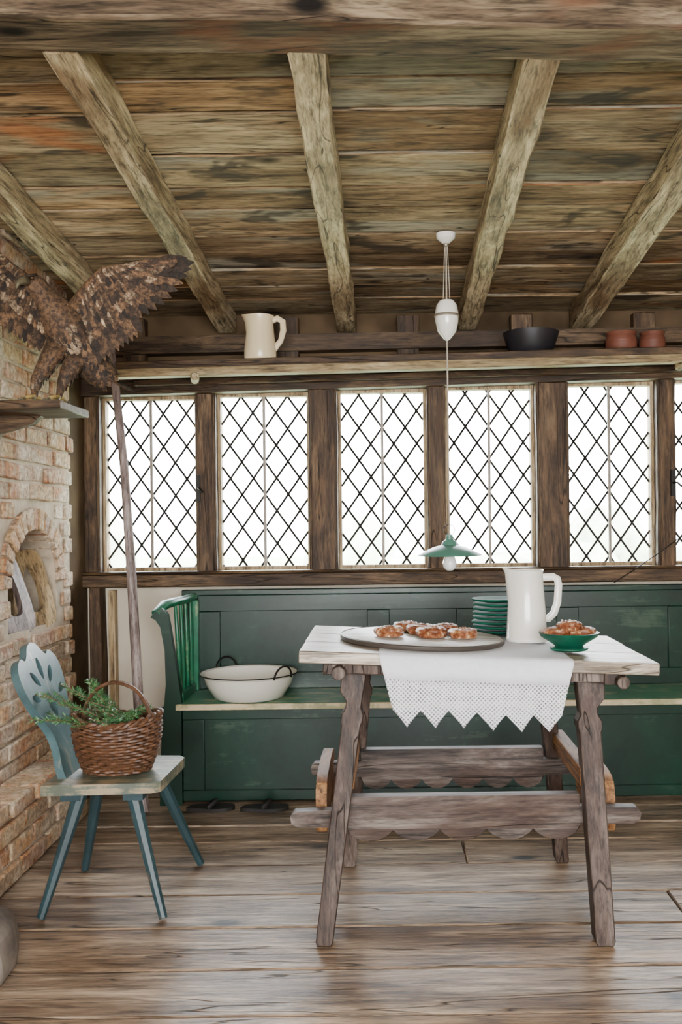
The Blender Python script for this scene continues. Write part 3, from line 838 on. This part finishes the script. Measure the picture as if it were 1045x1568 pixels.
for i in range(9):
    f=(i-4)/4
    feather((-.965+.004*f,3.04+.012*f,1.672),Vector((.75,.35+.30*f,-.42)),(-.3,-.2,1),.135,.034,'fdark' if i%2 else 'fmid',.02)
def wing(Sh,Wr,side,pd0,pd1,sd1,nrm,Lp,Ls):
    Sh,Wr,pd0,pd1,sd1,nrm=map(Vector,(Sh,Wr,pd0,pd1,sd1,nrm))
    mb.tube([Sh,Sh.lerp(Wr,.5)+Vector((0,0,.006)),Wr,Wr+pd0.normalized()*.06,Wr+pd0.normalized()*.11],[.030,.024,.019,.012,.006],'fmid',10)
    hand=Wr+pd0.normalized()*.09
    for i in range(12):   # primaries
        f=i/11; d=pd0.lerp(pd1,f); b=hand.lerp(Wr,f)
        feather(b+nrm*(-.010+.0012*i),d,nrm,Lp*(1-.12*f)*(.85 if i==0 else 1),.036,'fdark' if (i<3 or i%2) else 'fmid',.05)
    for i in range(13):
        f=i/12; d=pd1.lerp(sd1,f); b=Wr.lerp(Sh,f)
        feather(b+nrm*(-.002+.0005*i),d,nrm,Ls*(1-.12*f),.036,'fmid' if i%3 else 'fdark',.06)
    for lay,(Lk,cnt,wd,ks) in enumerate((( .74,30,.024,('fmid','fmid','fdark')),(.60,38,.019,('flight','fmid','fmid')),(.47,44,.016,('fdark','fmid')),(.35,48,.014,('fmid','flight','fmid')),(.24,48,.013,('fdark','fmid')),(.14,48,.012,('fmid','fmid','flight')))):
        for i in range(cnt):
            f=i/(cnt-1)
            if f<.45: g_=f/.45; b=hand.lerp(Wr,g_); d=pd0.lerp(pd1,g_)
            else: g_=(f-.45)/.55; b=Wr.lerp(Sh,g_); d=pd1.lerp(sd1,g_)
            dd=d.normalized(); st=max(0,Lk-.14)*.6
            LL=(Lp if f<.4 else Ls)
            feather(b+dd*LL*st+nrm*(.006+.0035*lay),d+Vector((U(-.05,.05),0,U(-.05,.05))),nrm,LL*(Lk-st)*U(.92,1.06),wd,random.choice(ks),.05)
wing((-1.02,2.97,1.86),(-.915,2.96,1.985),1,(1,-.05,.16),(.50,-.04,-.86),(.20,-.02,-1),(0,-1,0.05),.215,.235)
wing((-1.10,2.95,1.885),(-1.19,2.88,1.975),-1,(-.25,-.85,.38),(-.30,-.50,-.8),(-.1,-.15,-1),(.8,-.6,0.1),.20,.19)
mb.build('mounted_eagle',angle=180)

# ------------------------------------------------------------------ pendant lamp
mb=MB(); LX,LY=.223,3.32; ZC=zc(LY)
mb.lathe([(.001,ZC-.032),(.014,ZC-.030),(.034,ZC-.012),(.036,ZC+.004)][::1],(LX,LY,0),'white',24)
mb.ball((LX,LY,ZC-.036),.009,'brass')
for dx in (-.012,.012): mb.tube([(LX+dx*.4,LY,ZC-.035),(LX+dx,LY,1.97)],.0016,'cord',5)
mb.tube([(LX,LY,ZC-.035),(LX,LY,1.10)],.0028,'cord',6)
mb.lathe([(.001,1.815),(.012,1.822),(.034,1.850),(.043,1.89),(.043,1.905),(.044,1.912),(.038,1.945),(.026,1.962),(.001,1.966)],(LX,LY,0),'white',28)
mb.lathe([(.0445,1.902),(.0462,1.906),(.0445,1.912)],(LX,LY,0),'brass',28,caps=False)
mb.lathe([(.001,1.110),(.012,1.107),(.014,1.09),(.026,1.082),(.030,1.070),(.060,1.062),(.116,1.035),(.118,1.031),(.1155,1.031),(.058,1.056),(.028,1.064),(.001,1.066)],(LX,LY,0),'shadeg',48)
mb.lathe([(.001,1.0655),(.026,1.063),(.056,1.055),(.112,1.0315),(.1115,1.0308),(.055,1.052),(.001,1.062)],(LX,LY,0),'white',48)
mb.lathe([(.001,.975),(.014,.978),(.024,.990),(.026,1.005),(.020,1.023),(.013,1.035),(.013,1.06),(.001,1.06)],(LX,LY,0),'glassbulb',24)
mb.tube([(LX+.02*math.cos(t),LY,1.125+.02*math.sin(t)) for t in [i*math.pi/6 for i in range(12)]],.0016,'iron',5,closed=True)
mb.build('pendant_lamp')
# wall cable at right
mb=MB(); mb.tube([(1.02,4.115,.87),(1.10,4.11,.92),(1.22,4.11,1.0),(1.40,4.10,1.13),(1.6,4.10,1.25)],.0025,'iron',6); mb.build('wall_cable')

# ------------------------------------------------------------------ outdoors
mb=MB(); mb.box(-25,25,4.6,40,-.35,-.3,'lawn'); mb.build('lawn')
mb=MB()
for i in range(60):
    x=-18+i*.62; h=U(.25,.55) if (i%7) else U(.7,.95); mb.ball((x,15+U(-.6,.6),-.295+h),.75,'leaf',10,(1,.8,h/.75))
mb.build('garden_hedge')

# ------------------------------------------------------------------ lighting
w=bpy.data.worlds.new('sky'); S.world=w; w.use_nodes=True; nt=w.node_tree; bg=nt.nodes['Background']
tc=nt.nodes.new('ShaderNodeTexCoord'); sp=nt.nodes.new('ShaderNodeSeparateXYZ'); rp=nt.nodes.new('ShaderNodeValToRGB')
nt.links.new(tc.outputs['Generated'],sp.inputs[0]); nt.links.new(sp.outputs[2],rp.inputs[0]); nt.links.new(rp.outputs[0],bg.inputs[0])
rp.color_ramp.elements[0].position=0.0; rp.color_ramp.elements[0].color=(.98,.99,1,1)
rp.color_ramp.elements[1].position=.6; rp.color_ramp.elements[1].color=(.88,.92,1,1)
bg.inputs[1].default_value=31.0
def area(name,loc,rot,sx,sy,power,col=(1,1,1),portal=False):
    l=bpy.data.lights.new(name,'AREA'); l.shape='RECTANGLE'; l.size=sx; l.size_y=sy; l.energy=power; l.color=col
    o=bpy.data.objects.new(name,l); o.location=loc; o.rotation_euler=rot; COL.objects.link(o)
    if portal: l.cycles.is_portal=True
    return o
area('window_portal',(.2,4.40,1.36),(math.radians(-90),0,0),3.2,.95,1,portal=True)
area('rear_fill_light',(.2,YF-.02,1.4),(math.radians(90),0,0),2.5,1.35,34,(1,.90,.76))  # added warm fill lamp in the unseen rear opening, brightens the room from behind

# ------------------------------------------------------------------ camera
cd=bpy.data.cameras.new('camera'); cam=bpy.data.objects.new('camera',cd); COL.objects.link(cam)
cd.sensor_fit='VERTICAL'; cd.sensor_height=36; cd.lens=1391/1568*36
cd.shift_x=-72.5/1568; cd.shift_y=16/1568; cd.clip_start=.05
cam.matrix_world=Matrix.Translation((0,0,1.155))@Matrix.Rotation(math.radians(90),4,'X')@Matrix.Rotation(math.radians(-.7),4,'Z')
S.camera=cam
